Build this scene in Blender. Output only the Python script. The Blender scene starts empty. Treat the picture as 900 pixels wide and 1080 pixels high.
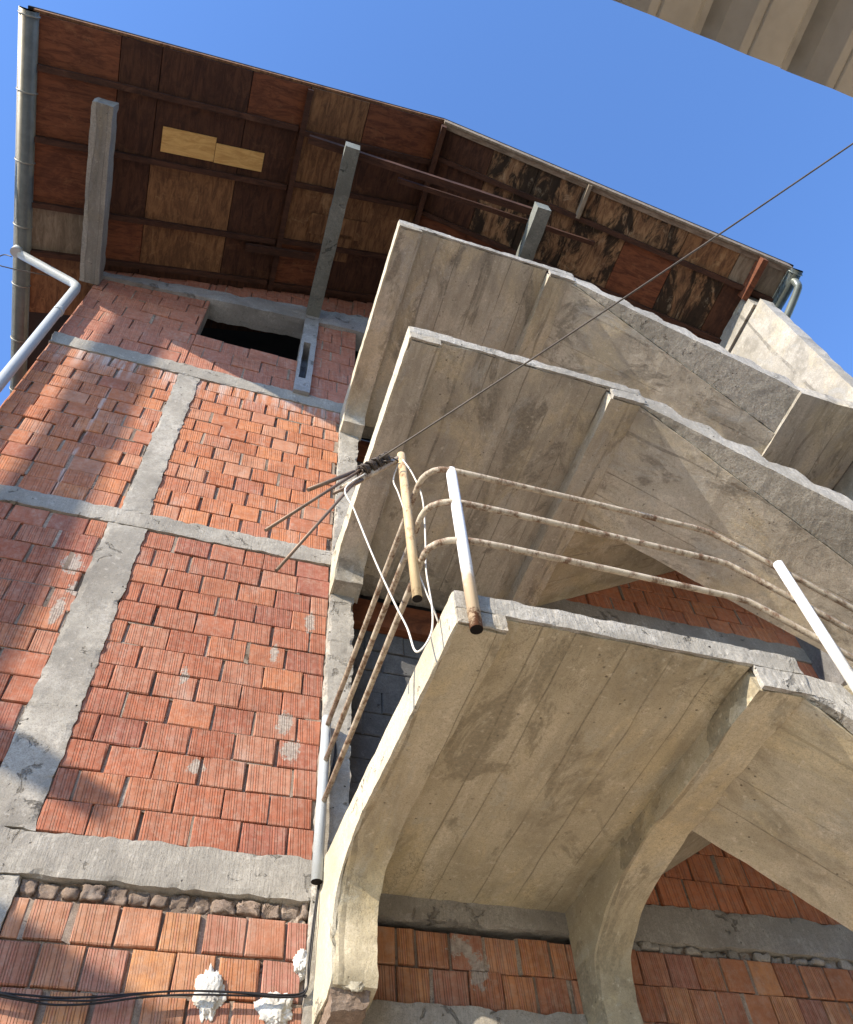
import bpy, bmesh, math, random
from mathutils import Vector, Matrix, noise

# ------------------------------------------------------------------ camera, world, sun, exposure
S = bpy.context.scene
CAMROWS = ((0.9468847, -0.3119123, -0.0782308), (0.2081050, 0.7798283, -0.5903898), (0.2451564, 0.5427508, 0.8033180))
cam = bpy.data.cameras.new("camera"); camo = bpy.data.objects.new("camera", cam)
S.collection.objects.link(camo); S.camera = camo
r0, r1, r2 = (Vector(r).normalized() for r in CAMROWS)          # right, down, forward
camo.matrix_world = Matrix(((r0.x, -r1.x, -r2.x, 0), (r0.y, -r1.y, -r2.y, 0), (r0.z, -r1.z, -r2.z, 0), (0, 0, 0, 1)))
cam.sensor_fit = 'HORIZONTAL'; cam.sensor_width = 36.0
cam.lens = 864.230 / 900 * 36
cam.shift_x = (450 - 475.548) / 900; cam.shift_y = (556.542 - 540) / 900
cam.clip_start = 0.05; cam.clip_end = 2000

SUN = Vector((1.75, 1.0, -0.92)).normalized()                     # direction the light travels
W = bpy.data.worlds.new("World"); S.world = W; W.use_nodes = True
wn = W.node_tree.nodes; wl = W.node_tree.links
sky = wn.new('ShaderNodeTexSky'); sky.sky_type = 'NISHITA'; sky.sun_disc = False
sky.sun_elevation = math.asin(-SUN.z); sky.sun_rotation = math.atan2(-SUN.x, -SUN.y)
sky.altitude = 300; sky.air_density = 1.0; sky.dust_density = 0.3; sky.ozone_density = 2.0
wn['Background'].inputs['Strength'].default_value = 0.15
tint = wn.new('ShaderNodeMix'); tint.data_type = 'RGBA'; tint.blend_type = 'MULTIPLY'; tint.inputs[0].default_value = 1.0
tint.inputs[7].default_value = (0.98, 1.27, 1.70, 1); wl.new(sky.outputs[0], tint.inputs[6])   # deeper blue, as the phone recorded it
wl.new(tint.outputs[2], wn['Background'].inputs['Color'])
sl = bpy.data.lights.new("sun", 'SUN'); sl.energy = 5.0; sl.angle = math.radians(0.5); sl.color = (1.0, 0.87, 0.70)
so = bpy.data.objects.new("sun", sl); S.collection.objects.link(so)
so.rotation_euler = SUN.to_track_quat('-Z', 'Y').to_euler()
S.view_settings.view_transform = 'Standard'; S.view_settings.look = 'None'
S.view_settings.exposure = 0.84; S.view_settings.gamma = 1.0
S.render.engine = 'CYCLES'
S.cycles.max_bounces = 8; S.cycles.diffuse_bounces = 5

rnd = random.Random(7)

# ------------------------------------------------------------------ materials
class NT:
    def __init__(s, name):
        m = bpy.data.materials.new(name); m.use_nodes = True
        s.m = m; s.t = m.node_tree; s.b = s.t.nodes['Principled BSDF']; s.out = s.t.nodes['Material Output']
        g = s.n('ShaderNodeNewGeometry'); s.pos = g.outputs['Position']
    def n(s, typ, **kw):
        x = s.t.nodes.new(typ)
        for k, v in kw.items(): setattr(x, k, v)
        return x
    def l(s, a, b): s.t.links.new(a, b)
    def put(s, sock, v):
        if hasattr(v, 'is_output'): s.l(v, sock)
        else: sock.default_value = v
    def math(s, op, a, b=0.0, c=0.0, clamp=False):
        x = s.n('ShaderNodeMath', operation=op); x.use_clamp = clamp
        s.put(x.inputs[0], a); s.put(x.inputs[1], b); s.put(x.inputs[2], c); return x.outputs[0]
    def mapv(s, scale=(1, 1, 1), loc=(0, 0, 0), rot=(0, 0, 0), vec=None):
        x = s.n('ShaderNodeMapping'); s.l(vec or s.pos, x.inputs['Vector'])
        x.inputs['Scale'].default_value = scale; x.inputs['Location'].default_value = loc; x.inputs['Rotation'].default_value = rot
        return x.outputs[0]
    def noise(s, scale, detail=4.0, rough=0.55, vec=None, dist=0.0):
        x = s.n('ShaderNodeTexNoise'); s.l(vec or s.pos, x.inputs['Vector'])
        x.inputs['Scale'].default_value = scale; x.inputs['Detail'].default_value = detail
        x.inputs['Roughness'].default_value = rough; x.inputs['Distortion'].default_value = dist
        return x.outputs[0]
    def ramp(s, f, a, b, va=0.0, vb=1.0):
        x = s.n('ShaderNodeMapRange'); x.interpolation_type = 'SMOOTHSTEP'
        s.l(f, x.inputs[0]); x.inputs[1].default_value = a; x.inputs[2].default_value = b
        x.inputs[3].default_value = va; x.inputs[4].default_value = vb; return x.outputs[0]
    def mix(s, f, a, b, mode='MIX'):
        x = s.n('ShaderNodeMix', data_type='RGBA', blend_type=mode); x.clamp_factor = True
        s.put(x.inputs[0], f)
        s.put(x.inputs[6], a if hasattr(a, 'is_output') else (*a, 1)); s.put(x.inputs[7], b if hasattr(b, 'is_output') else (*b, 1))
        return x.outputs[2]
    def bump(s, h, strength, dist, prev=None):
        x = s.n('ShaderNodeBump'); s.put(x.inputs['Strength'], strength); x.inputs['Distance'].default_value = dist
        s.l(h, x.inputs['Height'])
        if prev is not None: s.l(prev, x.inputs['Normal'])
        return x.outputs[0]
    def sep(s, v=None):
        x = s.n('ShaderNodeSeparateXYZ'); s.l(v or s.pos, x.inputs[0]); return x.outputs
    def done(s, col, rough=0.9, nrm=None, metal=0.0, spec=0.25):
        s.put(s.b.inputs['Base Color'], col if hasattr(col, 'is_output') else (*col, 1))
        s.put(s.b.inputs['Roughness'], rough); s.b.inputs['Metallic'].default_value = metal
        s.b.inputs['Specular IOR Level'].default_value = spec
        if nrm is not None: s.l(nrm, s.b.inputs['Normal'])
        return s.m

def concrete(name, base, dark, light, board=None, bw=0.21, stain=0.6, pit=1.0, streak=0.5, smooth=False, combed=None):
    """cast concrete; board='Y' leaves plank marks running along world Y, 'X' along X, 'Z' up"""
    t = NT(name)
    c = t.mix(t.ramp(t.noise(1.7, 6, .62), .38, .66), base, dark)
    c = t.mix(t.ramp(t.noise(4.3, 5, .6, t.mapv(loc=(3, 7, 1))), .5, .74, 0, .75), c, light)
    n0 = None
    fine = t.noise(46, 6, .7)
    if board:
        s = {'Y': (1, .12, 1), 'X': (.12, 1, 1), 'Z': (1, 1, .1)}[board]
        st = t.noise(9, 5, .6, t.mapv(s))
        c = t.mix(t.ramp(st, .45, .7, 0, streak), c, dark)
        xyz = t.sep(); co = xyz[{'Y': 0, 'X': 1, 'Z': 0}[board]]
        wob = t.math('MULTIPLY', t.math('SUBTRACT', t.noise(1.3, 2), .5), .05)
        cx = t.n('ShaderNodeCombineXYZ'); t.l(co, cx.inputs[0])
        co = t.math('ADD', co, t.math('MULTIPLY', t.noise(2.6, 2, .5, cx.outputs[0]), .42))   # boards of unequal width
        u = t.math('DIVIDE', t.math('ADD', co, wob), bw)
        k = t.math('FLOOR', u); fr = t.math('FRACT', u)
        wnz = t.n('ShaderNodeTexWhiteNoise', noise_dimensions='1D'); t.l(k, wnz.inputs['W'])
        c = t.mix(t.math('MULTIPLY', wnz.outputs[0], .62), c, dark)
        c = t.mix(t.ramp(t.noise(3.2, 7, .7, t.mapv(s, (4, 4, 2))), .47, .66, 0, .8), c, tuple(x * .7 for x in dark))
        c = t.mix(t.ramp(t.noise(2.7, 7, .72, t.mapv(s, (14, 9, 7))), .54, .68, 0, .6), c, light)
        seam = t.math('GREATER_THAN', t.math('ABSOLUTE', t.math('SUBTRACT', fr, .5)), t.math('MULTIPLY_ADD', t.noise(8, 3), -.03, .494))
        brk = t.ramp(t.noise(2.3, 4, .6, t.mapv((1, 1, 1), (9, 2, 4))), .36, .50)
        seam = t.math('MULTIPLY', seam, brk)
        c = t.mix(t.math('MULTIPLY', seam, .62), c, tuple(x * .3 for x in dark))
        hh = t.math('MULTIPLY', t.math('SUBTRACT', t.math('MULTIPLY', wnz.outputs[0], .5), seam), 1.0)
        kk = t.n('ShaderNodeTexWhiteNoise', noise_dimensions='1D'); t.l(t.math('ADD', k, 31.7), kk.inputs['W'])
        c = t.mix(t.math('MULTIPLY', t.ramp(kk.outputs[0], .55, .95), .5), c, light)
        s2 = {'Y': (1, .45, 1), 'X': (.45, 1, 1), 'Z': (1, 1, .45)}[board]
        sp = t.noise(2.4, 8, .74, t.mapv(s2, (21, 3, 8)), 1.1)
        c = t.mix(t.ramp(sp, .515, .60, 0, stain * 1.15), c, tuple(x * .55 for x in dark))
        oc = t.noise(1.9, 7, .7, t.mapv(s2, (2, 33, 5)), .8)
        c = t.mix(t.ramp(oc, .5, .64, 0, .5), c, (base[0] * 1.04, base[1] * .96, base[2] * .76))
        gy = t.noise(2.9, 7, .72, t.mapv(s2, (12, 13, 15)), .9)
        c = t.mix(t.ramp(gy, .54, .63, 0, .55), c, (base[0] * .72, base[1] * .78, base[2] * .88))
        ck = t.math('ABSOLUTE', t.math('SUBTRACT', t.noise(1.6, 9, .75, t.mapv(s2, (8, 1, 3)), .6), .5))
        ck = t.math('MULTIPLY', t.ramp(ck, .0015, .006, 1, 0), t.ramp(t.noise(1.1, 3), .52, .6))
        c = t.mix(t.math('MULTIPLY', ck, .7), c, tuple(x * .25 for x in dark))
        n0 = t.bump(hh, .8, .014)
        n0 = t.bump(sp, .5, .012, n0)
        n0 = t.bump(t.math('ABSOLUTE', t.math('SUBTRACT', fr, .5)), .25, .02, n0)
        n0 = t.bump(st, .35, .01, n0)
    if combed:                                                    # trowel combing, fine lines
        cb = t.noise(75, 4, .7, t.mapv({'X': (1, 1, .10), 'Z': (.1, 1, 1)}[combed]))
        c = t.mix(t.ramp(cb, .42, .62, .45, 0), c, dark)
        n0 = t.bump(cb, .5, .008)
    blot = t.ramp(t.noise(.85, 7, .68, t.mapv(loc=(2, 5, 8))), .52, .68, 0, stain)
    c = t.mix(blot, c, tuple(x * .62 for x in dark))
    c = t.mix(t.ramp(fine, .36, .6, .55, 0), c, dark)
    c = t.mix(t.ramp(t.noise(150, 3, .8), .36, .5, .5, 0), c, tuple(x * .5 for x in dark))
    c = t.mix(t.ramp(t.noise(21, 6, .75, t.mapv(loc=(1, 9, 5))), .56, .7, 0, .45), c, light)
    v = t.n('ShaderNodeTexVoronoi'); t.l(t.pos, v.inputs['Vector']); v.inputs['Scale'].default_value = 17
    holes = t.math('MULTIPLY', t.ramp(v.outputs[0], .05, .13, 1, 0), t.ramp(t.noise(3.1, 3), .5, .6))
    c = t.mix(t.math('MULTIPLY', holes, .7 * pit), c, tuple(x * .25 for x in dark))
    n1 = t.bump(t.noise(7, 6, .6), .22, .02, n0)
    n1 = t.bump(t.noise(110, 4, .8), .5, .004, n1)
    n1 = t.bump(fine, .45 if not smooth else .2, .006, n1)
    if not board:                                                 # honeycombed hollows
        gv = t.noise(5.5, 6, .7, t.mapv(loc=(7, 1, 3)), .8)
        gm = t.math('MULTIPLY', t.ramp(gv, .60, .645), t.ramp(t.noise(1.5, 3, .5, t.mapv(loc=(3, 8, 1))), .46, .56))
        c = t.mix(t.math('MULTIPLY', gm, .6), c, tuple(x * .45 for x in dark))
        n1 = t.bump(t.math('MULTIPLY', gm, -1), .8, .02, n1)
    n1 = t.bump(t.math('MULTIPLY', holes, -1), .6 * pit, .008, n1)
    return t.done(c, .93, n1)

def brickmat(name, cols, rib=.0125, ribamt=1.0, smear=.25, dirt=.4, lime=False, spots=()):
    t = NT(name)
    a = t.n('ShaderNodeAttribute', attribute_name='rnd'); r = a.outputs['Fac']
    b = t.n('ShaderNodeAttribute', attribute_name='rnb'); r2 = b.outputs['Fac']
    cr = t.n('ShaderNodeValToRGB'); t.l(r, cr.inputs[0]); e = cr.color_ramp.elements
    e[0].color = (*cols[0], 1); e[1].color = (*cols[-1], 1)
    for i, c in enumerate(cols[1:-1]):
        q = e.new((i + 1) / (len(cols) - 1)); q.color = (*c, 1)
    c = cr.outputs[0]
    off = t.n('ShaderNodeCombineXYZ'); t.l(t.math('MULTIPLY', r, 37), off.inputs[0]); t.l(t.math('MULTIPLY', r2, 23), off.inputs[2])
    va = t.n('ShaderNodeVectorMath', operation='ADD'); t.l(t.pos, va.inputs[0]); t.l(off.outputs[0], va.inputs[1])
    pv = va.outputs[0]
    xyz = t.sep(pv)
    lean = t.math('MULTIPLY', xyz[2], .05)
    ph = t.math('MULTIPLY', t.math('ADD', xyz[0], lean), 2 * math.pi / rib)
    g = t.math('MULTIPLY_ADD', t.math('SINE', ph), .5, .5)
    wide = t.math('MULTIPLY_ADD', t.math('SINE', t.math('MULTIPLY', ph, .183)), .5, .5)
    amt = t.math('MULTIPLY', t.ramp(r2, .12, .3, .15, 1), ribamt)
    groove = t.math('MULTIPLY', t.math('MULTIPLY', t.ramp(g, .0, .42, 1, 0), t.ramp(wide, .1, .2)), amt)
    c = t.mix(t.ramp(t.noise(9, 5, .65, pv), .35, .7, 0, .55), c, tuple(x * .62 for x in cols[0]))
    c = t.mix(t.math('MULTIPLY', groove, .5), c, tuple(x * .3 for x in cols[0]))
    c = t.mix(t.math('MULTIPLY', t.ramp(wide, .9, .99), t.math('MULTIPLY', amt, .35)), c, tuple(min(1, x * 1.7) for x in cols[-1]))
    stz = t.noise(5.5, 6, .7, t.mapv((1, 1, .45)))
    c = t.mix(t.ramp(t.noise(24, 6, .75, pv), (.4), .7, .08, .38), c, (.46, .35, .27))
    c = t.mix(t.ramp(stz, .52, .74, 0, smear + .1), c, (.52, .45, .38))
    c = t.mix(t.ramp(t.noise(2.2, 5, .65, t.mapv(loc=(4, 0, 9))), .5, .72, 0, dirt), c, tuple(x * .45 for x in cols[0]))
    if spots:                                                     # cement dabbed over single bricks
        w = t.sep(); wob = t.math('MULTIPLY_ADD', t.noise(15, 8, .8), 3.4, -1.6); acc = None
        for sx_, sz_, sw, sh in spots:
            d = t.math('SQRT', t.math('ADD', t.math('POWER', t.math('DIVIDE', t.math('SUBTRACT', w[0], sx_), sw), 2), t.math('POWER', t.math('DIVIDE', t.math('SUBTRACT', w[2], sz_), sh), 2)))
            q = t.ramp(t.math('ADD', d, wob), .85, 1.0, 1, 0); acc = q if acc is None else t.math('MAXIMUM', acc, q)
        c = t.mix(t.math('MULTIPLY', acc, .8), c, t.mix(t.ramp(t.noise(35, 5, .7), .35, .65), (.44, .41, .35), (.25, .23, .20)))
    if lime:                                                      # lime that ran out of the beam above and down one seam
        w = t.sep()
        sx = t.math('ABSOLUTE', t.math('SUBTRACT', t.math('ADD', w[0], t.math('MULTIPLY', t.noise(6, 4), .03)), -1.345))
        seam = t.math('MULTIPLY', t.ramp(sx, .004, .024, 1, 0), t.ramp(t.noise(5, 5, .7, t.mapv((1, 1, .5))), .36, .6))
        run = t.math('MULTIPLY', t.ramp(w[2], 7.05, 7.5), t.ramp(t.noise(7, 5, .7, t.mapv((1.6, 1, .16), (3, 0, 0))), .42, .62))
        c = t.mix(t.math('MULTIPLY', t.math('MAXIMUM', seam, run), .62), c, (.52, .48, .44))
    n0 = t.bump(t.math('MULTIPLY', groove, -1), .9, .006)
    n1 = t.bump(t.noise(60, 5, .7), .35, .004, n0)
    n1 = t.bump(t.noise(14, 4, .6), .25, .01, n1)
    return t.done(c, .88, n1)

def wood(name, base, dark, pale, axis='Y', mould=0.0, sc=6.0):
    t = NT(name)
    a = t.n('ShaderNodeAttribute', attribute_name='rnd'); r = a.outputs['Fac']
    s = {'Y': (1, .08, 1), 'X': (.08, 1, .2)}[axis]
    off = t.n('ShaderNodeCombineXYZ'); t.l(t.math('MULTIPLY', r, 31), off.inputs[0]); t.l(t.math('MULTIPLY', r, 17), off.inputs[1])
    va = t.n('ShaderNodeVectorMath', operation='ADD'); t.l(t.pos, va.inputs[0]); t.l(off.outputs[0], va.inputs[1])
    gr = t.noise(sc * 3, 6, .75, t.mapv({'Y': (1, .2, 1), 'X': (.2, 1, .3)}[axis], vec=va.outputs[0]), .8)
    c = t.mix(t.ramp(gr, .35, .68), base, dark)
    c = t.mix(t.ramp(t.noise(2.6, 6, .7, va.outputs[0], .8), .48, .72, 0, .75), c, dark)
    c = t.mix(t.ramp(t.noise(3.4, 6, .75, t.mapv(loc=(5, 1, 2), vec=va.outputs[0]), 1.0), .55, .75, 0, .6), c, pale)
    if mould:
        mm = t.noise(3.0, 7, .72, t.mapv((1, .5, 1), (1, 4, 2)), 1.2)
        c = t.mix(t.ramp(mm, .44, .56, 0, mould), c, (.008, .007, .006))
        c = t.mix(t.ramp(t.noise(5.0, 7, .75, t.mapv((1, .35, 1), (7, 3, 2)), .6), .58, .72, 0, mould * .8), c, (.36, .30, .22))
    n0 = t.bump(gr, .35, .004)
    return t.done(c, .8, n0)

def paint(name, base, rust=(.16, .06, .025), amount=.5, dirt=(.35, .30, .22), rough=.5, metal=0.0):
    t = NT(name)
    c = t.mix(t.ramp(t.noise(11, 6, .7, t.mapv((1, 1, .4))), .45, .7, 0, .5), base, dirt)
    f = t.ramp(t.noise(16, 8, .8, t.mapv((1, 1, .5), (3, 3, 3))), .64 - .16 * amount, .80 - .14 * amount)
    c = t.mix(f, c, rust)
    c = t.mix(t.ramp(t.noise(90, 3, .7), .6, .75, 0, .4), c, rust)
    return t.done(c, t.math('MULTIPLY_ADD', f, .35, rough), t.bump(t.noise(40, 4), .2, .003), metal, .4)

def plain(name, col, rough=.6, metal=0.0, var=.35, sc=8, spec=.3):
    t = NT(name)
    c = t.mix(t.ramp(t.noise(sc, 6, .65), .38, .68), col, tuple(x * (1 - var) for x in col))
    return t.done(c, rough, t.bump(t.noise(sc * 6, 4), .2, .004), metal, spec)

M = {}
M['grey'] = concrete('grey_cement', (.42, .395, .34), (.27, .25, .215), (.54, .51, .45), stain=.45, combed='X')
M['greyv'] = concrete('grey_cement_column', (.43, .405, .35), (.26, .24, .205), (.56, .53, .47), stain=.55, pit=1.6)
M['attic'] = concrete('bluish_cement', (.36, .36, .36), (.24, .24, .24), (.46, .46, .45), stain=.25)
M['under'] = concrete('boardmarked_concrete', (.66, .59, .43), (.42, .365, .25), (.76, .69, .54), board='Y', bw=.205, stain=.7)
M['under2'] = concrete('boardmarked_grey_concrete', (.64, .60, .51), (.385, .355, .295), (.74, .70, .61), board='Y', bw=.23, stain=.85)
M['flight'] = concrete('soffit_concrete', (.66, .59, .44), (.43, .375, .265), (.76, .69, .55), board='X', bw=.245, stain=.45)
M['flight2'] = concrete('soffit_grey_concrete', (.62, .575, .485), (.385, .35, .29), (.72, .67, .58), board='X', bw=.245, stain=.8)
M['edge'] = concrete('pale_mortar', (.50, .48, .43), (.27, .255, .22), (.64, .62, .57), stain=.4, pit=2.0, combed='X')
M['left'] = concrete('cream_mortar', (.60, .565, .45), (.44, .40, .30), (.68, .645, .55), stain=.2, pit=.5)
M['strip'] = concrete('combed_mortar', (.50, .46, .385), (.27, .245, .195), (.62, .58, .50), stain=.3, pit=2.0, combed='X')
M['white'] = concrete('whitewashed_concrete', (.46, .445, .405), (.29, .28, .25), (.56, .545, .51), board='X', bw=.5, stain=.15, streak=.3)
M['beam'] = concrete('beam_concrete', (.31, .295, .265), (.19, .18, .16), (.42, .40, .36), board='Y', bw=.09, stain=.35)
M['beamg'] = concrete('beam_concrete_green', (.20, .215, .20), (.12, .13, .12), (.27, .28, .26), stain=.3)
M['mortar'] = concrete('brick_mortar', (.36, .285, .22), (.18, .135, .10), (.54, .46, .37), stain=.2)
M['stones'] = concrete('broken_brick_ends', (.30, .225, .17), (.15, .115, .09), (.46, .40, .34), stain=.5, pit=2)
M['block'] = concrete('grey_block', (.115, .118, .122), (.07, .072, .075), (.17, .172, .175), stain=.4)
M['block_shaded'] = concrete('grey_block_wall_shaded', (.20, .20, .20), (.13, .13, .13), (.28, .28, .28), board='Z', bw=.3, stain=.4)  # grey blocks, colour lowered to stand in for shade from the stairs
M['brick_low'] = brickmat('tan_ribbed_brick', [(.34, .12, .055), (.48, .19, .07), (.33, .13, .09), (.50, .22, .10), (.38, .16, .12), (.56, .25, .09), (.44, .21, .12), (.30, .11, .075)], .0125, 1.0, .22, spots=[(1.55, 2.14, .08, .06), (1.64, 2.02, .06, .11)])
M['brick_mid'] = brickmat('red_ribbed_brick', [(.31, .085, .042), (.40, .125, .06), (.27, .08, .055), (.45, .165, .072), (.37, .115, .06), (.43, .19, .115), (.34, .095, .045)], .014, .9, .30, spots=[(.52, 3.42, .06, .10), (.57, 3.23, .06, .09), (-1.02, 4.52, .08, .11), (.40, 4.0, .03, .09), (-.13, 3.68, .03, .08), (-.98, 4.05, .04, .15), (-.93, 4.28, .05, .07), (.62, 4.35, .04, .12), (.05, 3.02, .05, .06)])
M['brick_up'] = brickmat('orange_red_brick', [(.42, .125, .05), (.49, .17, .065), (.44, .14, .06), (.54, .20, .075), (.36, .11, .06), (.50, .23, .13), (.47, .165, .075)], .018, .6, .32, lime=True)
M['brick_att'] = brickmat('attic_brick', [(.34, .115, .07), (.42, .15, .09), (.37, .13, .085), (.46, .175, .10)], .02, .4, .25)
M['brick_dark'] = brickmat('right_side_brick', [(.50, .155, .07), (.62, .225, .095), (.55, .185, .085), (.66, .26, .11)], .02, .7, .12, .3)
M['ply_dark'] = wood('dark_plywood', (.082, .036, .02), (.032, .014, .01), (.15, .075, .038), 'Y')
M['ply_red'] = wood('reddish_plywood', (.19, .068, .032), (.075, .027, .015), (.27, .13, .065), 'X')
M['ply_brown'] = wood('brown_plywood', (.24, .125, .058), (.085, .04, .021), (.46, .30, .155), 'Y')
M['ply_tan'] = wood('tan_plywood', (.62, .40, .15), (.45, .26, .085), (.70, .48, .22), 'X')
M['ply_grey'] = wood('grey_weathered_board', (.26, .21, .155), (.13, .10, .07), (.36, .31, .24), 'Y')
M['ply_mould'] = wood('mouldy_plywood', (.30, .18, .095), (.11, .055, .03), (.52, .41, .28), 'Y', .9)
M['rafter'] = wood('rafter_timber', (.075, .034, .021), (.034, .016, .011), (.13, .065, .04), 'X')
M['timber'] = wood('grey_brown_timber', (.26, .20, .15), (.12, .085, .06), (.36, .30, .24), 'X')
M['trim'] = plain('dark_roof_edge', (.016, .018, .020), .5, 0)
M['gutter'] = plain('aged_zinc', (.24, .235, .20), .45, .25, .25, 5, .4)
M['gutterg'] = plain('green_grey_zinc', (.19, .215, .20), .4, .3, .25, 5, .4)
M['pipe'] = paint('white_downpipe', (.40, .43, .44), amount=.05, dirt=(.36, .38, .38), rough=.4)
M['rail_w'] = paint('worn_white_pipe', (.78, .78, .74), amount=.35)
M['rail_c'] = paint('cream_rusty_pipe', (.50, .44, .34), rust=(.15, .085, .05), amount=1.25, dirt=(.20, .145, .095))
M['rust'] = paint('rusty_cream_pipe', (.56, .43, .25), rust=(.15, .065, .03), amount=.8, dirt=(.30, .18, .09), rough=.6)
M['endshade'] = plain('pipe_end_shade', (.008, .006, .005), .9)  # near-black stands in for the unlit inside of a pipe
M['black'] = plain('black_cable', (.02, .02, .022), .5)
M['wire'] = plain('overhead_wire', (.10, .085, .07), .5)
M['wrap'] = plain('tarnished_wire', (.075, .058, .045), .5)
M['rod'] = plain('rusty_rod', (.23, .165, .12), .55, .3)
M['wcable'] = plain('white_cable', (.74, .71, .63), .5, var=.2)
M['foam'] = plain('white_foam', (.70, .69, .64), .95, var=.4, sc=22)
M['sheet'] = plain('beige_sheet_metal', (.37, .325, .255), .55, .0, .22, 4, .3)
M['dust'] = concrete('dusty_ground', (.66, .60, .475), (.58, .525, .41), (.72, .66, .54), stain=.08)
M['house'] = plain('pale_render', (.55, .50, .42), .9, 0, .15)
M['house2'] = plain('ochre_render', (.34, .27, .18), .9, 0, .2)
M['wframe'] = plain('window_frame', (.6, .6, .58), .5)
M['pane'] = plain('dark_glass', (.03, .035, .04), .08, 0, .1)
M['tile'] = plain('roof_tile', (.28, .10, .06), .85, 0, .35)
M['tin'] = plain('roof_sheet_top', (.10, .09, .085), .5, .3)

# ------------------------------------------------------------------ object helpers
C = S.collection
def thing(name, label, cat, loc=(0, 0, 0), group=None):
    o = bpy.data.objects.new(name, None); C.objects.link(o); o.location = loc; o.empty_display_size = .2
    o['label'] = label; o['category'] = cat
    if group: o['group'] = group
    return o
def worldloc(o):
    v = Vector((0, 0, 0))
    while o is not None: v += o.location; o = o.parent
    return v
def obj(name, bm, mats, parent=None, smooth=False, label=None, angle=None):
    me = bpy.data.meshes.new(name); 
    if parent is not None:
        off = worldloc(parent)
        bmesh.ops.translate(bm, verts=bm.verts, vec=-off)
    bm.to_mesh(me); bm.free()
    for m in (mats if isinstance(mats, (list, tuple)) else [mats]): me.materials.append(m)
    o = bpy.data.objects.new(name, me); C.objects.link(o)
    if parent is not None: o.parent = parent
    if smooth:
        for p in me.polygons: p.use_smooth = True
    if label: o['label'] = label
    if angle:
        for p in me.polygons: p.use_smooth = True
        me.set_sharp_from_angle(angle=math.radians(angle))
    return o
def box(bm, x0, x1, y0, y1, z0, z1, mi=0):
    v = [bm.verts.new(p) for p in ((x0, y0, z0), (x1, y0, z0), (x1, y1, z0), (x0, y1, z0), (x0, y0, z1), (x1, y0, z1), (x1, y1, z1), (x0, y1, z1))]
    for f in ((0, 3, 2, 1), (4, 5, 6, 7), (0, 1, 5, 4), (1, 2, 6, 5), (2, 3, 7, 6), (3, 0, 4, 7)):
        bm.faces.new([v[i] for i in f]).material_index = mi
    return v
def hexa(bm, pts, mi=0):
    """8 corner points in box order"""
    v = [bm.verts.new(p) for p in pts]
    for f in ((0, 3, 2, 1), (4, 5, 6, 7), (0, 1, 5, 4), (1, 2, 6, 5), (2, 3, 7, 6), (3, 0, 4, 7)):
        bm.faces.new([v[i] for i in f]).material_index = mi
    return v
def roughen(bm, maxlen=.09, amp=.006, sc=6.0, passes=7, seed=0.0, edgechip=0.0, rag=0.0):
    for _ in range(passes):
        long = [e for e in bm.edges if e.calc_length() > maxlen]
        if not long: break
        bmesh.ops.subdivide_edges(bm, edges=long, cuts=1, use_grid_fill=True)
    bm.normal_update()
    disp = []
    for v in bm.verts:
        p = v.co * sc + Vector((seed, seed * 1.7, seed * .3))
        d = noise.noise_vector(p) * amp + noise.noise_vector(p * 3.1) * amp * .5
        if edgechip:
            sharp = any(len(e.link_faces) == 2 and e.calc_face_angle(0) > .6 for e in v.link_edges)
            if sharp:
                c = max(0.0, noise.noise(v.co * 9 + Vector((seed, 3, 1))) - .05) + .6 * max(0.0, noise.noise(v.co * 27) - .1)
                d -= v.normal * c * edgechip
        if rag:
            q = v.co + Vector((seed, 0, seed))
            d += Vector((noise.noise(q * 7) + .7 * noise.noise(q * 19), 0, noise.noise(q * 7 + Vector((9, 9, 9))) + .7 * noise.noise(q * 19 + Vector((5, 2, 1))))) * rag
        disp.append(d)
    for v, d in zip(bm.verts, disp): v.co += d
def rbox(x0, x1, y0, y1, z0, z1, **k):
    bm = bmesh.new(); box(bm, x0, x1, y0, y1, z0, z1); roughen(bm, **k); return bm
def prism(bm, prof, axis_pts):
    """prof: list of (y, z); axis_pts: function (side, y, z) -> x for side 0 / 1"""
    a = [bm.verts.new((axis_pts(0, y, z), y, z)) for y, z in prof]
    b = [bm.verts.new((axis_pts(1, y, z), y, z)) for y, z in prof]
    n = len(prof)
    for i in range(n):
        j = (i + 1) % n
        bm.faces.new((a[i], a[j], b[j], b[i]))
    bm.faces.new(a[::-1]); bm.faces.new(b)
    bmesh.ops.recalc_face_normals(bm, faces=bm.faces)
def tube(bm, pts, r, seg=10, cap=True, mi=0, capmi=None):
    pts = [Vector(p) for p in pts]; rings = []
    rr = r if isinstance(r, (list, tuple)) else [r] * len(pts)
    up = None
    for i, p in enumerate(pts):
        d = (pts[min(i + 1, len(pts) - 1)] - pts[max(i - 1, 0)]).normalized()
        if up is None:
            up = Vector((0, 0, 1)) if abs(d.z) < .9 else Vector((1, 0, 0))
        a = d.cross(up).normalized(); b = a.cross(d).normalized(); up = b
        rings.append([bm.verts.new(p + (a * math.cos(t) + b * math.sin(t)) * rr[i]) for t in (2 * math.pi * k / seg for k in range(seg))])
    for q, w in zip(rings, rings[1:]):
        for k in range(seg):
            f = bm.faces.new((q[k], q[(k + 1) % seg], w[(k + 1) % seg], w[k])); f.smooth = True; f.material_index = mi
    if cap:
        for ring in (rings[0][::-1], rings[-1]):
            f = bm.faces.new(ring); f.material_index = mi if capmi is None else capmi
    bmesh.ops.recalc_face_normals(bm, faces=bm.faces)
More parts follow.
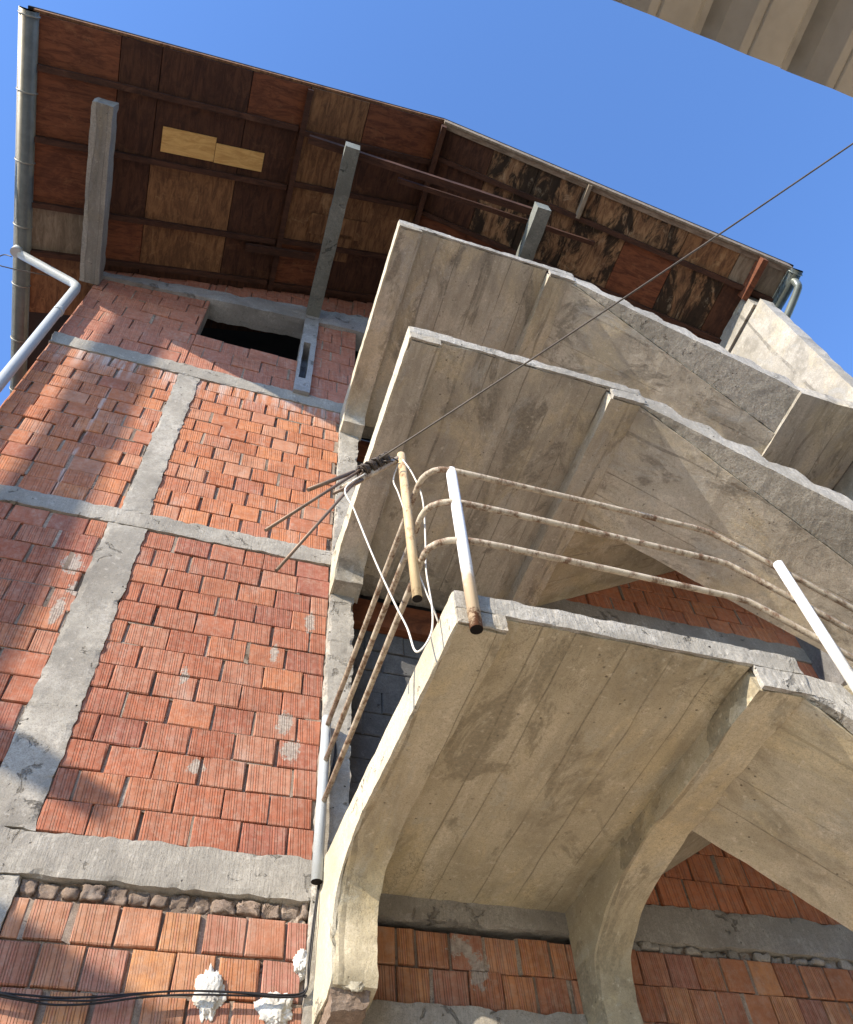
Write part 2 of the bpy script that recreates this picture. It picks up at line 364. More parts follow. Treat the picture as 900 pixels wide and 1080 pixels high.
def smoothpath(pts, n=6):
    P = [Vector(p) for p in pts]; out = []
    for i in range(len(P) - 1):
        p0 = P[max(i - 1, 0)]; p1 = P[i]; p2 = P[i + 1]; p3 = P[min(i + 2, len(P) - 1)]
        for k in range(n):
            t = k / n
            out.append(.5 * ((2 * p1) + (p2 - p0) * t + (2 * p0 - 5 * p1 + 4 * p2 - p3) * t * t + (3 * p1 - p0 - 3 * p2 + p3) * t ** 3))
    out.append(P[-1]); return out
def setrnd(o, name='rnd', v=None):
    a = o.data.attributes.new(name, 'FLOAT', 'FACE')
    x = rnd.random() if v is None else v
    a.data.foreach_set('value', [x] * len(o.data.polygons))

# ------------------------------------------------------------------ the roof planes
XL, XRG, XR = -2.80, 1.35, 5.50
ZE, SLOPE = 9.20, .43
ZRG = ZE + SLOPE * (XRG - XL)
def soff(x): return ZE + SLOPE * (x - XL) if x < XRG else ZRG - SLOPE * (x - XRG)

# ------------------------------------------------------------------ ground and sky-side setting
bm = bmesh.new()
vs = [bm.verts.new(p) for p in ((-300, -300, -1.6), (300, -300, -1.6), (300, 300, -1.6), (-300, 300, -1.6))]
bm.faces.new(vs)
g = obj('ground', bm, M['dust']); g['kind'] = 'structure'

# ------------------------------------------------------------------ THE HOUSE
H = thing('unfinished_house', 'tall unfinished house of bare red bricks with concrete stairs outside and a wooden roof', 'house', (1.6, 4.0, -1.6))

def brick_panel(x0, x1, z0, z1, bw, bh, mat, y=4.0, depth=.2, jit=.004, gv=.014, gh=.007, topf=None, half=True, seed=0, back=None, label=None, name='brick_panel', proud=.008, mort=.55, slant=0.0):
    R = random.Random(seed * 101 + int(x0 * 50) + int(z0 * 77))
    bm = bmesh.new(); fr = []; 
    top = (lambda x: z1) if topf is None else (lambda x: min(z1, topf(x)))
    yb = y + .022
    # mortar bed behind the bricks
    v = [bm.verts.new(p) for p in ((x0, yb, z0), (x1, yb, z0), (x1, y + depth, z0), (x0, y + depth, z0), (x0, yb, top(x0)), (x1, yb, top(x1)), (x1, y + depth, top(x1)), (x0, y + depth, top(x0)))]
    for f in ((0, 3, 2, 1), (4, 5, 6, 7), (0, 1, 5, 4), (1, 2, 6, 5), (2, 3, 7, 6), (3, 0, 4, 7)):
        bm.faces.new([v[i] for i in f]).material_index = 1; fr.append((0, 0))
    nrow = max(1, round((z1 - z0) / bh)); h = (z1 - z0) / nrow
    offs = 0
    for r in range(nrow):
        za, zb = z0 + r * h, z0 + (r + 1) * h
        x = x0 - (bw * (.5 if (r % 2 and half) else .02)) - R.uniform(0, .07 * bw)
        tilt = R.uniform(-.003, .003)
        # bedding mortar squeezed out along the course
        if r and zb < top((x0 + x1) / 2):
            px = x0
            while px < x1:
                ln = R.uniform(.08, .4)
                if R.random() < mort:
                    q = min(px + ln, x1); yy = y + R.uniform(.004, .016); hh = R.uniform(.005, .011)
                    zm = za + tilt * (px - x0)
                    a = [bm.verts.new(p) for p in ((px, yy, zm - hh), (q, yy, zm - hh), (q, yy + .02, zm - hh), (px, yy + .02, zm - hh), (px, yy, zm + hh), (q, yy, zm + hh), (q, yy + .02, zm + hh), (px, yy + .02, zm + hh))]
                    for w in a: w.co += Vector((0, R.uniform(-.003, .003), R.uniform(-.004, .004)))
                    for f in ((0, 3, 2, 1), (4, 5, 6, 7), (0, 1, 5, 4), (1, 2, 6, 5), (2, 3, 7, 6), (3, 0, 4, 7)):
                        bm.faces.new([a[i] for i in f]).material_index = 1; fr.append((0, 0))
                px += ln
        while x < x1:
            w = bw * R.choice((1, 1, 1, 1, 1.03, .97, 1, .55 if R.random() < .12 else 1))
            gap = gv * R.uniform(.35, 1.7)
            xa, xb = max(x, x0 + .002), min(x + w - gap, x1 - .002)
            x += w
            if xb - xa < .025: continue
            g2 = gh * R.uniform(.5, 1.3) / 2
            ya = y + R.uniform(-proud, proud)
            dz = R.uniform(-.003, .003)
            rot = R.uniform(-.006, .006)
            ta, tb = top(xa), top(xb)
            lo = za + g2 + dz
            if lo > min(ta, tb) - .02: continue
            ha, hb = min(zb - g2 + dz, ta), min(zb - g2 + dz, tb)
            i = .005
            z_ = lambda X_, Z_: Z_ + rot * (X_ - xa) 
            sl = slant
            P = [(xa, ya + .05, lo), (xb, ya + .05, lo), (xb, ya + .05, hb), (xa, ya + .05, ha),
                 (xa, ya + i, lo), (xb, ya + i, lo), (xb, ya + i, hb), (xa, ya + i, ha),
                 (xa + i, ya, lo + i), (xb - i, ya, lo + i), (xb - i, ya, hb - i), (xa + i, ya, ha - i)]
            V = [bm.verts.new((px, py, z_(px, pz))) for px, py, pz in P]
            for w_ in V[4:]: w_.co += Vector((R.uniform(-.003, .003), R.uniform(-.002, .002), R.uniform(-.003, .003)))
            t1, t2 = R.random(), R.random()
            for f in ((8, 9, 10, 11), (4, 5, 9, 8), (5, 6, 10, 9), (6, 7, 11, 10), (7, 4, 8, 11), (0, 1, 5, 4), (1, 2, 6, 5), (2, 3, 7, 6), (3, 0, 4, 7)):
                bm.faces.new([V[k] for k in f]); fr.append((t1, t2))
            # a mortar plug in some of the upright joints
            if R.random() < .5 and xb + gap < x1:
                yy = y + R.uniform(.002, .016)
                a = [bm.verts.new(p) for p in ((xb - .004, yy, lo), (xb + gap + .004, yy, lo), (xb + gap + .004, yy, ha), (xb - .004, yy, ha))]
                for w_ in a: w_.co += Vector((R.uniform(-.004, .004), R.uniform(-.003, .003), R.uniform(-.01, .01)))
                bm.faces.new(a).material_index = 1; fr.append((0, 0))
    bm.faces.ensure_lookup_table()
    o = obj(name, bm, [mat, back or M['mortar']], H, label=label)
    for nm, k in (('rnd', 0), ('rnb', 1)):
        a = o.data.attributes.new(nm, 'FLOAT', 'FACE'); a.data.foreach_set('value', [q[k] for q in fr])
    return o

XW0, XP0, XP1, XD1 = -2.05, .745, .93, 2.06        # wall corner, pilaster, doorway
# lowest storey
brick_panel(-2.05, -.90, -1.6, 2.19, .205, .197, M['brick_low'], seed=1, half=True, proud=.004)
brick_panel(-.63, XP0, 1.01, 2.19, .195, .197, M['brick_low'], seed=2, gv=.02, gh=.012, proud=.004)
brick_panel(-.63, XP0, -1.6, 1.01, .195, .197, M['brick_low'], seed=3)
brick_panel(1.02, 2.16, 1.83, 2.21, .19, .19, M['brick_low'], seed=5, half=True, y=4.01)
brick_panel(2.16, 5.30, -1.6, 2.205, .178, .195, M['brick_low'], seed=6, half=True, gv=.016, proud=.004)
# second storey
brick_panel(-2.05, -.905, 2.52, 5.03, .255, .193, M['brick_mid'], seed=7, gv=.013, proud=.004)
brick_panel(-.645, XP0, 2.52, 5.03, .255, .193, M['brick_mid'], seed=8, gv=.013, proud=.004)
brick_panel(XD1, 5.30, 2.48, 5.03, .2, .195, M['brick_dark'], seed=9, gv=.016)
# third storey
brick_panel(-2.05, -.86, 5.20, 7.53, .235, .194, M['brick_up'], seed=10, gv=.016, proud=.005)
brick_panel(-.67, XP0, 5.20, 7.53, .235, .194, M['brick_up'], seed=11, gv=.016, proud=.005)
brick_panel(XD1, 5.30, 5.20, 7.53, .245, .195, M['brick_dark'], seed=12)
# attic
cl = lambda x: soff(x) - .004
brick_panel(-2.05, -.86, 7.73, 11.2, .29, .25, M['brick_att'], seed=13, topf=cl, gv=.01)
brick_panel(-.86, .25, 7.73, 8.49, .30, .253, M['brick_att'], seed=14, gv=.01)
brick_panel(-.86, .25, 9.62, 11.2, .30, .22, M['brick_att'], seed=15, topf=cl, gv=.01)
brick_panel(.395, .88, 7.73, 11.4, .215, .245, M['brick_att'], seed=16, topf=cl, gv=.01)
brick_panel(.25, .395, 9.9, 11.4, .2, .22, M['brick_att'], seed=17, topf=cl, gv=.01)
brick_panel(.88, 2.06, 9.72, 11.4, .26, .22, M['brick_att'], seed=18, topf=cl, gv=.01)
brick_panel(2.06, 5.30, 7.73, 11.4, .26, .22, M['brick_att'], seed=19, topf=cl, gv=.01)
# grey block infill set back in the doorways
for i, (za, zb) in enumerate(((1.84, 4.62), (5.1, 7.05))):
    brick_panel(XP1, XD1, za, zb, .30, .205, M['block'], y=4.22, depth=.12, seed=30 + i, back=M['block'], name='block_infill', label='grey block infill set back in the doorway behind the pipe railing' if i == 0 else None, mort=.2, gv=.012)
for i, (za, zb) in enumerate(((4.62, 4.90), (7.05, 7.36))):
    obj('door_lintel', rbox(XP1 + .004, XD1, 4.15, 4.34, za + .003, zb, maxlen=.12, amp=.006), M['ply_red'], H)

# bands, columns and pilasters
def part(name, bm, m, label=None): return obj(name, bm, m, H, label=label)
def ring(x0, x1, z0, z1, m=M['grey'], y=3.985, seed=0): part('ring_beam', rbox(x0, x1, y, 4.21, z0, z1, maxlen=.035, amp=.005, sc=5, seed=seed, edgechip=.02, rag=.012), m)
ring(-2.06, .762, 2.29, 2.525, seed=1); ring(1.0, 5.3, 2.255, 2.482, seed=2)
ring(-2.06, .762, 5.028, 5.205, seed=3); ring(.93, 5.3, 5.005, 5.205, seed=4)
ring(-2.06, .90, 7.52, 7.735, seed=5); ring(.93, 5.3, 7.52, 7.735, seed=6)
ring(.93, 2.18, 1.55, 1.825, seed=7, y=3.97)
def col(x0, x1, z0, z1, m=M['greyv'], y=3.99, seed=0, label=None): part('column', rbox(x0, x1, y, 4.21, z0, z1, maxlen=.035, amp=.005, sc=5, seed=seed, edgechip=.02, rag=.014), m, label)
col(-.912, -.628, -1.6, 2.292, seed=11); col(-.912, -.64, 2.522, 5.03, seed=12); col(-.865, -.665, 5.2, 7.525, seed=13)
def pilaster(z0, z1, seed): part('pilaster', rbox(XP0, XP1, 3.96, 4.24, z0, z1, maxlen=.035, amp=.006, sc=6, seed=seed, edgechip=.03, rag=.010), M['greyv'])
pilaster(-1.6, 2.30, 21); pilaster(2.303, 4.97, 22); pilaster(4.975, 7.40, 23)
# attic window post with its open slot
bm = bmesh.new()
box(bm, .235, .268, 3.945, 4.2, 7.70, 9.72); box(bm, .345, .405, 3.945, 4.2, 7.70, 9.72)
box(bm, .268, .345, 3.945, 4.2, 8.9, 9.72); box(bm, .268, .345, 3.945, 4.2, 7.70, 8.0); box(bm, .268, .345, 4.15, 4.2, 8.0, 8.9)
roughen(bm, .06, .006, 6, seed=2)
part('window_post', bm, M['attic'])
# sloping tie beam under the gable
bm = bmesh.new()
tb = lambda x: 9.26 + .135 * (x + 2.05) if x < 1.35 else 9.26 + .135 * 3.4 - .135 * (x - 1.35)
tt = lambda x: 9.37 + .268 * (x + 2.05) if x < 1.35 else 9.37 + .268 * 3.4 - .268 * (x - 1.35)
for xa, xb in ((-2.07, 1.35), (1.352, 5.2)):
    hexa(bm, [(xa, 3.955, tb(xa)), (xb, 3.955, tb(xb)), (xb, 4.22, tb(xb)), (xa, 4.22, tb(xa)), (xa, 3.955, tt(xa)), (xb, 3.955, tt(xb)), (xb, 4.22, tt(xb)), (xa, 4.22, tt(xa))])
roughen(bm, .09, .012, 5, seed=31, edgechip=.03); part('gable_tie_beam', bm, M['attic'])
# row of broken brick ends under the first band
def stonerow(x0, x1, z0, z1, seed, m):
    R = random.Random(seed); bm = bmesh.new(); x = x0
    while x < x1 - .03:
        w = R.uniform(.07, .125); b2 = bmesh.new()
        xb = min(x + w - .012, x1)
        zt = z1 + R.uniform(-.018, .01); zl = z0 + R.uniform(-.006, .012)
        box(b2, x, xb, 4.0 + R.uniform(-.008, .03), 4.1, zl, zt); roughen(b2, .016, .011, 26, seed=x, edgechip=.045)
        for f in b2.faces: f.smooth = True
        me = bpy.data.meshes.new('tmp'); b2.to_mesh(me); b2.free(); bm.from_mesh(me); bpy.data.meshes.remove(me)
        x += w
    b2 = bmesh.new(); box(b2, x0 - .02, x1, 4.035, 4.2, z0 - .012, z1 + .012, 1); roughen(b2, .03, .02, 14, seed=seed)
    me = bpy.data.meshes.new('tmp'); b2.to_mesh(me); b2.free(); bm.from_mesh(me); bpy.data.meshes.remove(me)
    part('broken_brick_course', bm, [m, M['mortar']])
stonerow(-.62, .74, 2.20, 2.285, 3, M['stones']); stonerow(2.42, 5.15, 2.205, 2.262, 5, M['greyv'])
# carcass behind the front: side and back walls, floors
bm = bmesh.new()
for a in ((-2.05, -1.87, 4.205, 11, -1.6, 9.46), (-2.05, 5.38, 11, 11.2, -1.6, 9.2), (5.21, 5.38, 4.205, 11, -1.6, 9.25)): box(bm, *a)
part('side_wall', bm, M['brick_att'])
bm = bmesh.new()
for z in (2.3, 5.03, 7.53): box(bm, -1.86, 5.2, 4.35, 10.99, z, z + .2)
part('floor_slab', bm, M['greyv'])

# ------------------------------------------------------------------ stairs
def landing(name_label, zb, zt, xl_out, xl_in, mu, rib_l, rib_r, bottom_l, seed):
    """flat landing between two ribs; every level hangs on two haunched brackets"""
    st = thing('concrete_staircase', '', ''); del st['label']; del st['category']
    st.location = (0, 0, 0); st.parent = H; st.location = Vector((1.5, 3.0, zb)) - worldloc(H)
    if name_label: st['label'] = name_label
    yf = 1.975
    # slab between the ribs
    bm = bmesh.new()
    hexa(bm, [(xl_out + .2, yf, zb), (2.20, yf, zb), (2.22, 4.0, zb), (xl_in + .2, 4.0, zb), (xl_out + .2, yf, zt), (2.20, yf, zt), (2.22, 4.0, zt), (xl_in + .2, 4.0, zt)])
    roughen(bm, .075, .006, 4, seed=seed, edgechip=.02); obj('landing_slab', bm, mu, st)
    return st

def rounded(P):
    """run a smooth curve through the haunch points (drop between 3 m and the wall)"""
    i0 = next(i for i, p in enumerate(P) if p[0] >= 3.0); i1 = max(i for i, p in enumerate(P) if p[0] < 3.99)
    mid = [(v.x, v.y) for v in smoothpath([(a, b, 0) for a, b in P[i0:i1 + 1]], 4)] if i1 - i0 > 1 else P[i0:i1 + 1]
    return P[:i0] + mid + P[i1 + 1:]
def rib(st, prof, x0o, x1o, x0i, x1i, m, name='bracket', label=None, seed=0, yf=1.975, yi=4.0, rough=True):
    prof = rounded(prof)
    bm = bmesh.new()
    f = lambda s, y, z: ((x0o, x1o)[s] + ((x0i, x1i)[s] - (x0o, x1o)[s]) * (y - yf) / (yi - yf))
    prism(bm, prof, f)
    if rough:
        bmesh.ops.triangulate(bm, faces=[q for q in bm.faces if len(q.verts) > 4])
        roughen(bm, .085, .006, 5, seed=seed, edgechip=.02)
    return obj(name, bm, m, st, label=label, angle=38)

def flight(st, x0, z0, zig, ysm, yin, m, ms, n=7, run=.27, sl=.62, x1=4.33, base=.10):
    """descending flight: smooth soffit, ragged combed outer strip, stepped top"""
    def stations():
        out = []; x = x0
        out.append((x0 - .05, z0 + .03, z0 + zig[0])); 
        for k in range(n):
            xa = x0 + (x1 - x0) * k / n; xb = x0 + (x1 - x0) * (k + 1) / n
            zb_ = z0 - sl * (xb - x0)
            tz = zb_ + zig[1]                       # tread height above the soffit at its outer end
            out.append((xa + .035, z0 - sl * (xa + .035 - x0), tz + .02))
            out.append((xa + .15, z0 - sl * (xa + .15 - x0), tz + .008))
            out.append((xb - .035, z0 - sl * (xb - .035 - x0), tz))
            out.append((xb, zb_, tz - .06))
        return out
    stn = stations()
    def build(yo, yi, up):
        bm = bmesh.new(); rows = []
        for x, zb_, zt_ in stn:
            rows.append([bm.verts.new(p) for p in ((x, yo(x), zb_ + up), (x, yi(x), zb_ + up), (x, yi(x), zt_), (x, yo(x), zt_))])
        for a, b in zip(rows, rows[1:]):
            for k in range(4):
                j = (k + 1) % 4; bm.faces.new((a[k], a[j], b[j], b[k]))
        bm.faces.new(rows[0][::-1]); bm.faces.new(rows[-1])
        bmesh.ops.recalc_face_normals(bm, faces=bm.faces); return bm
    bm = build(ysm, lambda x: yin, 0); roughen(bm, .11, .004, 4, edgechip=.01, seed=x0 + z0); obj('stair_flight', bm, m, st)
    bm = build(lambda x: 1.968, lambda x: max(ysm(x) - .004, 1.99), .014); roughen(bm, .034, .0026, 14, edgechip=.011, seed=z0); obj('step_edge', bm, ms, st)

def level(zb, zt, ribdrop, xo, xi, mu, mf, ms, ml, lower, seed, label, wl=.2):
    st = landing(label, zb, zt, xo, xi, mu, 0, 0, 0, seed)
    zl = zb - ribdrop * .7
    if lower:     # deep brackets that reach far down the wall
        pl = [(1.975, zt), (1.975, zl), (3.2, zl), (3.4, zl - .035), (3.55, zl - .10), (3.64, zl - .22), (3.66, zl - .34), (3.66, zl - .55), (3.985, zl - .60), (4.0, zl - .60), (4.0, zt)]
        pr = [(2.0, zb + .05), (1.985, zb - ribdrop), (3.0, zb - ribdrop), (3.25, zb - ribdrop - .02), (3.5, zb - ribdrop - .07), (3.7, zb - ribdrop - .17), (3.8, zb - ribdrop - .32), (3.8, zb - .9), (4.0, zb - .9), (4.0, zb + .05)]
    else:
        pl = [(1.975, zt), (1.975, zl), (3.4, zl), (3.65, zl - .03), (3.8, zl - .11), (3.84, zl - .22), (4.0, zl - .26), (4.0, zt)]
        pr = [(2.0, zb + .05), (1.985, zb - ribdrop), (3.9, zb - ribdrop), (4.0, zb - ribdrop - .05), (4.0, zb + .05)]
    br = rib(st, pl, xo, xo + wl + .004, xi, xi + wl + .004, mu, seed=seed)
    # plastered left side of the landing
    bm = bmesh.new()
    P = rounded(pl)
    ex = lambda y: xo + (xi - xo) * (y - 1.975) / 2.025
    a = [bm.verts.new((ex(y) - .012, y - (.010 if y < 2 else 0), z + (.004 if z == zt else 0))) for y, z in P]
    b = [bm.verts.new((ex(y) + .006, y - (.010 if y < 2 else 0), z + (.004 if z == zt else 0))) for y, z in P]
    n = len(P)
    for i in range(n): bm.faces.new((a[i], a[(i + 1) % n], b[(i + 1) % n], b[i]))
    bm.faces.new(a[::-1]); bm.faces.new(b); bmesh.ops.recalc_face_normals(bm, faces=bm.faces)
    bmesh.ops.triangulate(bm, faces=[q for q in bm.faces if len(q.verts) > 4])
    roughen(bm, .045, .0035, 9, seed=seed + 3, edgechip=.014)
    obj('side_face', bm, ml, br, angle=40)
    # right hand rib
    rib(st, pr, 2.205, 2.425, 2.19, 2.40, mu, seed=seed + 5)
    # pale front edge of the landing
    bm = bmesh.new(); box(bm, xo - .008, 2.47, 1.958, 1.975, zb + .004, zt + .006); roughen(bm, .03, .0035, 16, seed=seed + 9, edgechip=.016)
    obj('front_edge', bm, ms, st)
    bm = bmesh.new(); box(bm, xo - .008, xo + wl, 1.956, 1.974, zl + .002, zb + .002); roughen(bm, .03, .0035, 16, seed=seed + 2, edgechip=.014)
    obj('front_edge', bm, M['strip'], st)
    bm = bmesh.new(); box(bm, 2.215, 2.47, 1.960, 1.984, zb - ribdrop + .005, zb + .002); roughen(bm, .03, .0035, 16, seed=seed + 4, edgechip=.014)
    obj('front_edge', bm, ms, st)
    z0 = zb - ribdrop
    ysm = lambda x: 1.985 + max(0, x - 2.42) * .216
    flight(st, 2.425, z0, (.20, .285), ysm, 2.97, mf, ms)
    # intermediate landing at the right
    zm = z0 - .62 * (4.33 - 2.425)
    bm = bmesh.new(); box(bm, 4.332, 5.19, 1.975, 4.0, zm - .022, zm + .14); roughen(bm, .09, .005, 5, seed=seed + 6, edgechip=.015)
    obj('turning_slab', bm, mu, st)
    return st

A = level(2.37, 2.47, .12, .87, .79, M['under'], M['flight'], M['edge'], M['left'], True, 1, 'lowest landing with cream side face and two curved brackets')
B = level(5.00, 5.10, .12, .79, .755, M['under2'], M['flight2'], M['edge'], M['left'], False, 2, 'middle landing with pale stepped edge')
D = level(7.41, 7.50, .12, .79, .755, M['under2'], M['flight2'], M['edge'], M['left'], False, 3, 'top landing under the roof')
# rising inner flights along the wall
def inner(st, z0, mf):
    bm = bmesh.new()
    xa, xb = 2.405, 4.31; zz = lambda x: z0 + .6 * (x - 2.6)
    hexa(bm, [(xa, 3.0, zz(xa)), (xb, 3.0, zz(xb)), (xb, 3.995, zz(xb)), (xa, 3.995, zz(xa)), (xa, 3.0, zz(xa) + .2), (xb, 3.0, zz(xb) + .2), (xb, 3.995, zz(xb) + .2), (xa, 3.995, zz(xa) + .2)])
    roughen(bm, .1, .005, 4, seed=z0); obj('stair_flight', bm, mf, st)
inner(A, 2.50, M['flight']); inner(B, 5.10, M['flight'])

# side wall closing the stairs at the right
bm = bmesh.new()
box(bm, 5.20, 5.38, 1.975, 4.03, 5.75, 8.955); roughen(bm, .16, .006, 4, seed=5, edgechip=.02)
part('stair_end_wall', bm, M['white'], 'whitewashed concrete wall at the right end of the stairs')
bm = bmesh.new(); box(bm, 5.20, 5.38, 1.98, 4.03, -1.6, 5.746); roughen(bm, .12, .005, 4, seed=8)  # lower wall split off so its colour can carry the shade
part('stair_end_wall', bm, M['block_shaded'], 'grey block lower wall at the right end of the stairs, darkened for shade')
bm = bmesh.new(); box(bm, 5.185, 5.385, 2.06, 4.0, 9.005, 9.34); roughen(bm, .12, .006, 4, seed=6, edgechip=.02)
part('wall_plate_beam', bm, M['white'])
bm = bmesh.new(); box(bm, 5.22, 5.37, 2.1, 4.0, 8.94, 9.02); part('wall_joint', bm, M['block'])

# cantilever beams under the roof
def cbeam(x0, x1, y0, z0, z1, m, seed):
    bm = bmesh.new(); box(bm, x0, x1, y0, 3.99, z0, z1); roughen(bm, .1, .006, 4, seed=seed, edgechip=.02); part('cantilever_beam', bm, m)
cbeam(-2.2, -2.0, 2.15, 9.04, 9.27, M['beam'], 1)
cbeam(.235, .40, 1.95, 9.70, 9.93, M['beamg'], 2)
cbeam(2.49, 2.66, 1.92, 9.66, 9.89, M['beamg'], 3)

# ------------------------------------------------------------------ roof
R_ = obj('roof', (lambda b: (hexa(b, [(XL - .06, 1.57, ZE + .10 - .026), (XRG, 1.57, ZRG + .10), (XRG, 11.6, ZRG + .10), (XL - .06, 11.6, ZE + .10 - .026),
                                    (XL - .06, 1.57, ZE + .135 - .026), (XRG, 1.57, ZRG + .135), (XRG, 11.6, ZRG + .135), (XL - .06, 11.6, ZE + .135 - .026)]),
                              hexa(b, [(XRG + .002, 1.57, ZRG + .10), (XR + .06, 1.57, soff(XR) + .10 - .026), (XR + .06, 11.6, soff(XR) + .10 - .026), (XRG + .002, 11.6, ZRG + .10),
                                       (XRG + .002, 1.57, ZRG + .135), (XR + .06, 1.57, soff(XR) + .135 - .026), (XR + .06, 11.6, soff(XR) + .135 - .026), (XRG + .002, 11.6, ZRG + .135)]), b)[-1])(bmesh.new()),
         M['trim'], H)
def sub(name, bm, m, label=None, rn=None):
    o = obj(name, bm, m, R_, label=label); setrnd(o, 'rnd', rn); return o
def slopebox(bm, x0, x1, y0, y1, d0, d1):
    """box lying in the roof slope: d is the height above the soffit plane"""
    hexa(bm, [(x0, y0, soff(x0) + d0), (x1, y0, soff(x1) + d0), (x1, y1, soff(x1) + d0), (x0, y1, soff(x0) + d0),
              (x0, y0, soff(x0) + d1), (x1, y0, soff(x1) + d1), (x1, y1, soff(x1) + d1), (x0, y1, soff(x0) + d1)])
YJ = [1.60, 2.07, 2.68, 3.35, 3.90, 4.6]
XJl = [-2.80, -2.08, -1.72, -.86, -.25, .42, 1.349]
PR = random.Random(5)
spec = {(4, 0): 'ply_brown', (4, 1): 'ply_brown', (5, 0): 'ply_red', (3, 0): 'ply_red', (5, 2): 'ply_brown', (0, 0): 'ply_red', (1, 3): 'ply_red', (1, 2): 'ply_dark', (2, 2): 'ply_brown', (2, 3): 'ply_brown', (0, 3): 'ply_grey', (0, 4): 'ply_brown', (5, 1): 'ply_dark', (4, 2): 'ply_brown', (0, 1): 'ply_red', (0, 2): 'ply_red'}
for i in range(6):
    for j in range(5):
        m = spec.get((i, j)) or PR.choice(('ply_dark', 'ply_dark', 'ply_red', 'ply_dark'))
        bm = bmesh.new(); dd = PR.uniform(0, .012)
        slopebox(bm, XJl[i] + .004, XJl[i + 1] - .004, YJ[j] + .003, YJ[j + 1] - .003, dd, .05)
        sub('plywood_panel', bm, M[m])
XJr = [1.352, 2.0, 2.55, 3.13, 3.75, 4.35, 4.95, 5.50]
YJr = [1.60, 2.0, 2.68, 3.35, 3.9, 4.6]
for i in range(7):
    for j in range(5):
        m = ('ply_mould' if i < 6 else 'ply_grey') if j == 0 else PR.choice(('ply_mould', 'ply_dark', 'ply_red', 'ply_dark')) if j == 1 else PR.choice(('ply_dark', 'ply_red'))
        if j == 0 and i == 0: m = 'ply_dark'
        if j == 0 and i == 5: m = 'ply_brown'
        bm = bmesh.new(); slopebox(bm, XJr[i] + .004, XJr[i + 1] - .004, YJr[j] + .003, YJr[j + 1] - .003, PR.uniform(0, .012), .05)
        sub('plywood_panel', bm, M[m])
# tan offcut boards nailed over the panels
for x0, x1, y0, y1 in ((-1.635, -1.113, 2.335, 2.59), (-1.108, -.605, 2.39, 2.595)):
    bm = bmesh.new(); slopebox(bm, x0, x1, y0, y1, -.022, -.002); sub('tan_board', bm, M['ply_tan'], 'fresh tan board nailed under the dark roof boarding')
for x0, x1, y0, y1 in ((.05, .75, 2.95, 3.2), (.35, .6, 3.15, 3.5)):
    bm = bmesh.new(); slopebox(bm, x0, x1, y0, y1, -.02, -.002); sub('nailed_board', bm, M['ply_brown'])
# battens up the slope
for y in YJ[1:5]:
    for x0, x1 in ((XL + .03, -.30), (-.22, XRG - .01)):
        bm = bmesh.new(); dy = PR.uniform(-.03, .03)
        slopebox(bm, x0, x1, y - .028 + dy, y + .028 + dy, -.065, -.001); sub('rafter', bm, M['rafter'])
for y in YJr[1:5]:
    bm = bmesh.new(); slopebox(bm, XRG + .01, XR - .03, y - .028, y + .028, -.065, -.001); sub('rafter', bm, M['rafter'])
bm = bmesh.new(); slopebox(bm, -.62, .2, 3.42, 3.50, -.14, -.066); sub('rafter', bm, M['rafter'])
for x, y0, y1, m in ((-.25, 1.62, 4.2, 'rafter'), (XRG, 1.62, 4.2, 'ply_dark')):
    bm = bmesh.new(); slopebox(bm, x - .03, x + .03, y0, y1, -.06 if x < 0 else -.16, -.002); sub('purlin', bm, M[m])
for x in (3.13,): 
    bm = bmesh.new(); slopebox(bm, x - .02, x + .02, 1.60, 2.0, -.09, -.001); sub('rafter_stub', bm, M['ply_grey'])
bm = bmesh.new(); slopebox(bm, 5.13, 5.19, 1.60, 2.10, -.15, -.001); sub('rafter_stub', bm, M['ply_red'])
# long grey timber lying over the cantilevers
bm = bmesh.new(); box(bm, -.16, 2.75, 2.02, 2.10, 9.94, 10.03); roughen(bm, .3, .006, 2); sub('tie_timber', bm, M['rafter'])
bm = bmesh.new(); box(bm, .9, 3.4, 2.16, 2.21, 9.96, 10.02); roughen(bm, .3, .006, 2); sub('tie_timber', bm, M['rafter'])
# verge boards
bm = bmesh.new(); slopebox(bm, XL, XRG - .002, 1.575, 1.60, .035, .099); sub('verge_board', bm, M['ply_brown'])
bm = bmesh.new(); slopebox(bm, XRG, XR, 1.575, 1.60, -.05, .099); sub('verge_board', bm, M['ply_grey'])
bm = bmesh.new(); slopebox(bm, XRG, XR, 1.605, 1.66, -.03, -.001); sub('verge_board', bm, M['timber'])
# gutters
def gutter(x, z, m, y0, y1, side):
    bm = bmesh.new(); n = 10; r = .085
    prof = [(x + math.cos(math.pi + math.pi * k / n) * r, z + math.sin(math.pi + math.pi * k / n) * r * 1.05) for k in range(n + 1)]
    A_, B_ = [], []
    for px, pz in prof: A_.append(bm.verts.new((px, y0, pz))); B_.append(bm.verts.new((px, y1, pz)))
    for k in range(n): bm.faces.new((A_[k], A_[k + 1], B_[k + 1], B_[k])).smooth = True
    bm.faces.new(A_); bm.faces.new(B_[::-1])
    bmesh.ops.solidify(bm, geom=bm.faces[:], thickness=.004)
    yy = y0 + .04
    while yy < y1:
        ring_ = [(x + math.cos(math.pi + math.pi * k / n) * (r + .006), yy, z + math.sin(math.pi + math.pi * k / n) * (r + .006) * 1.05) for k in range(n + 1)]
        tube(bm, ring_, .009, 6); yy += .66
    tube(bm, [(x - r, y0, z), (x - r, y1, z)], .01, 8)
    sub('gutter', bm, m)
gutter(-2.815, ZE - .02, M['gutter'], 1.58, 11.4, -1)
gutter(5.555, soff(XR) - .02, M['gutterg'], 1.58, 11.4, 1)

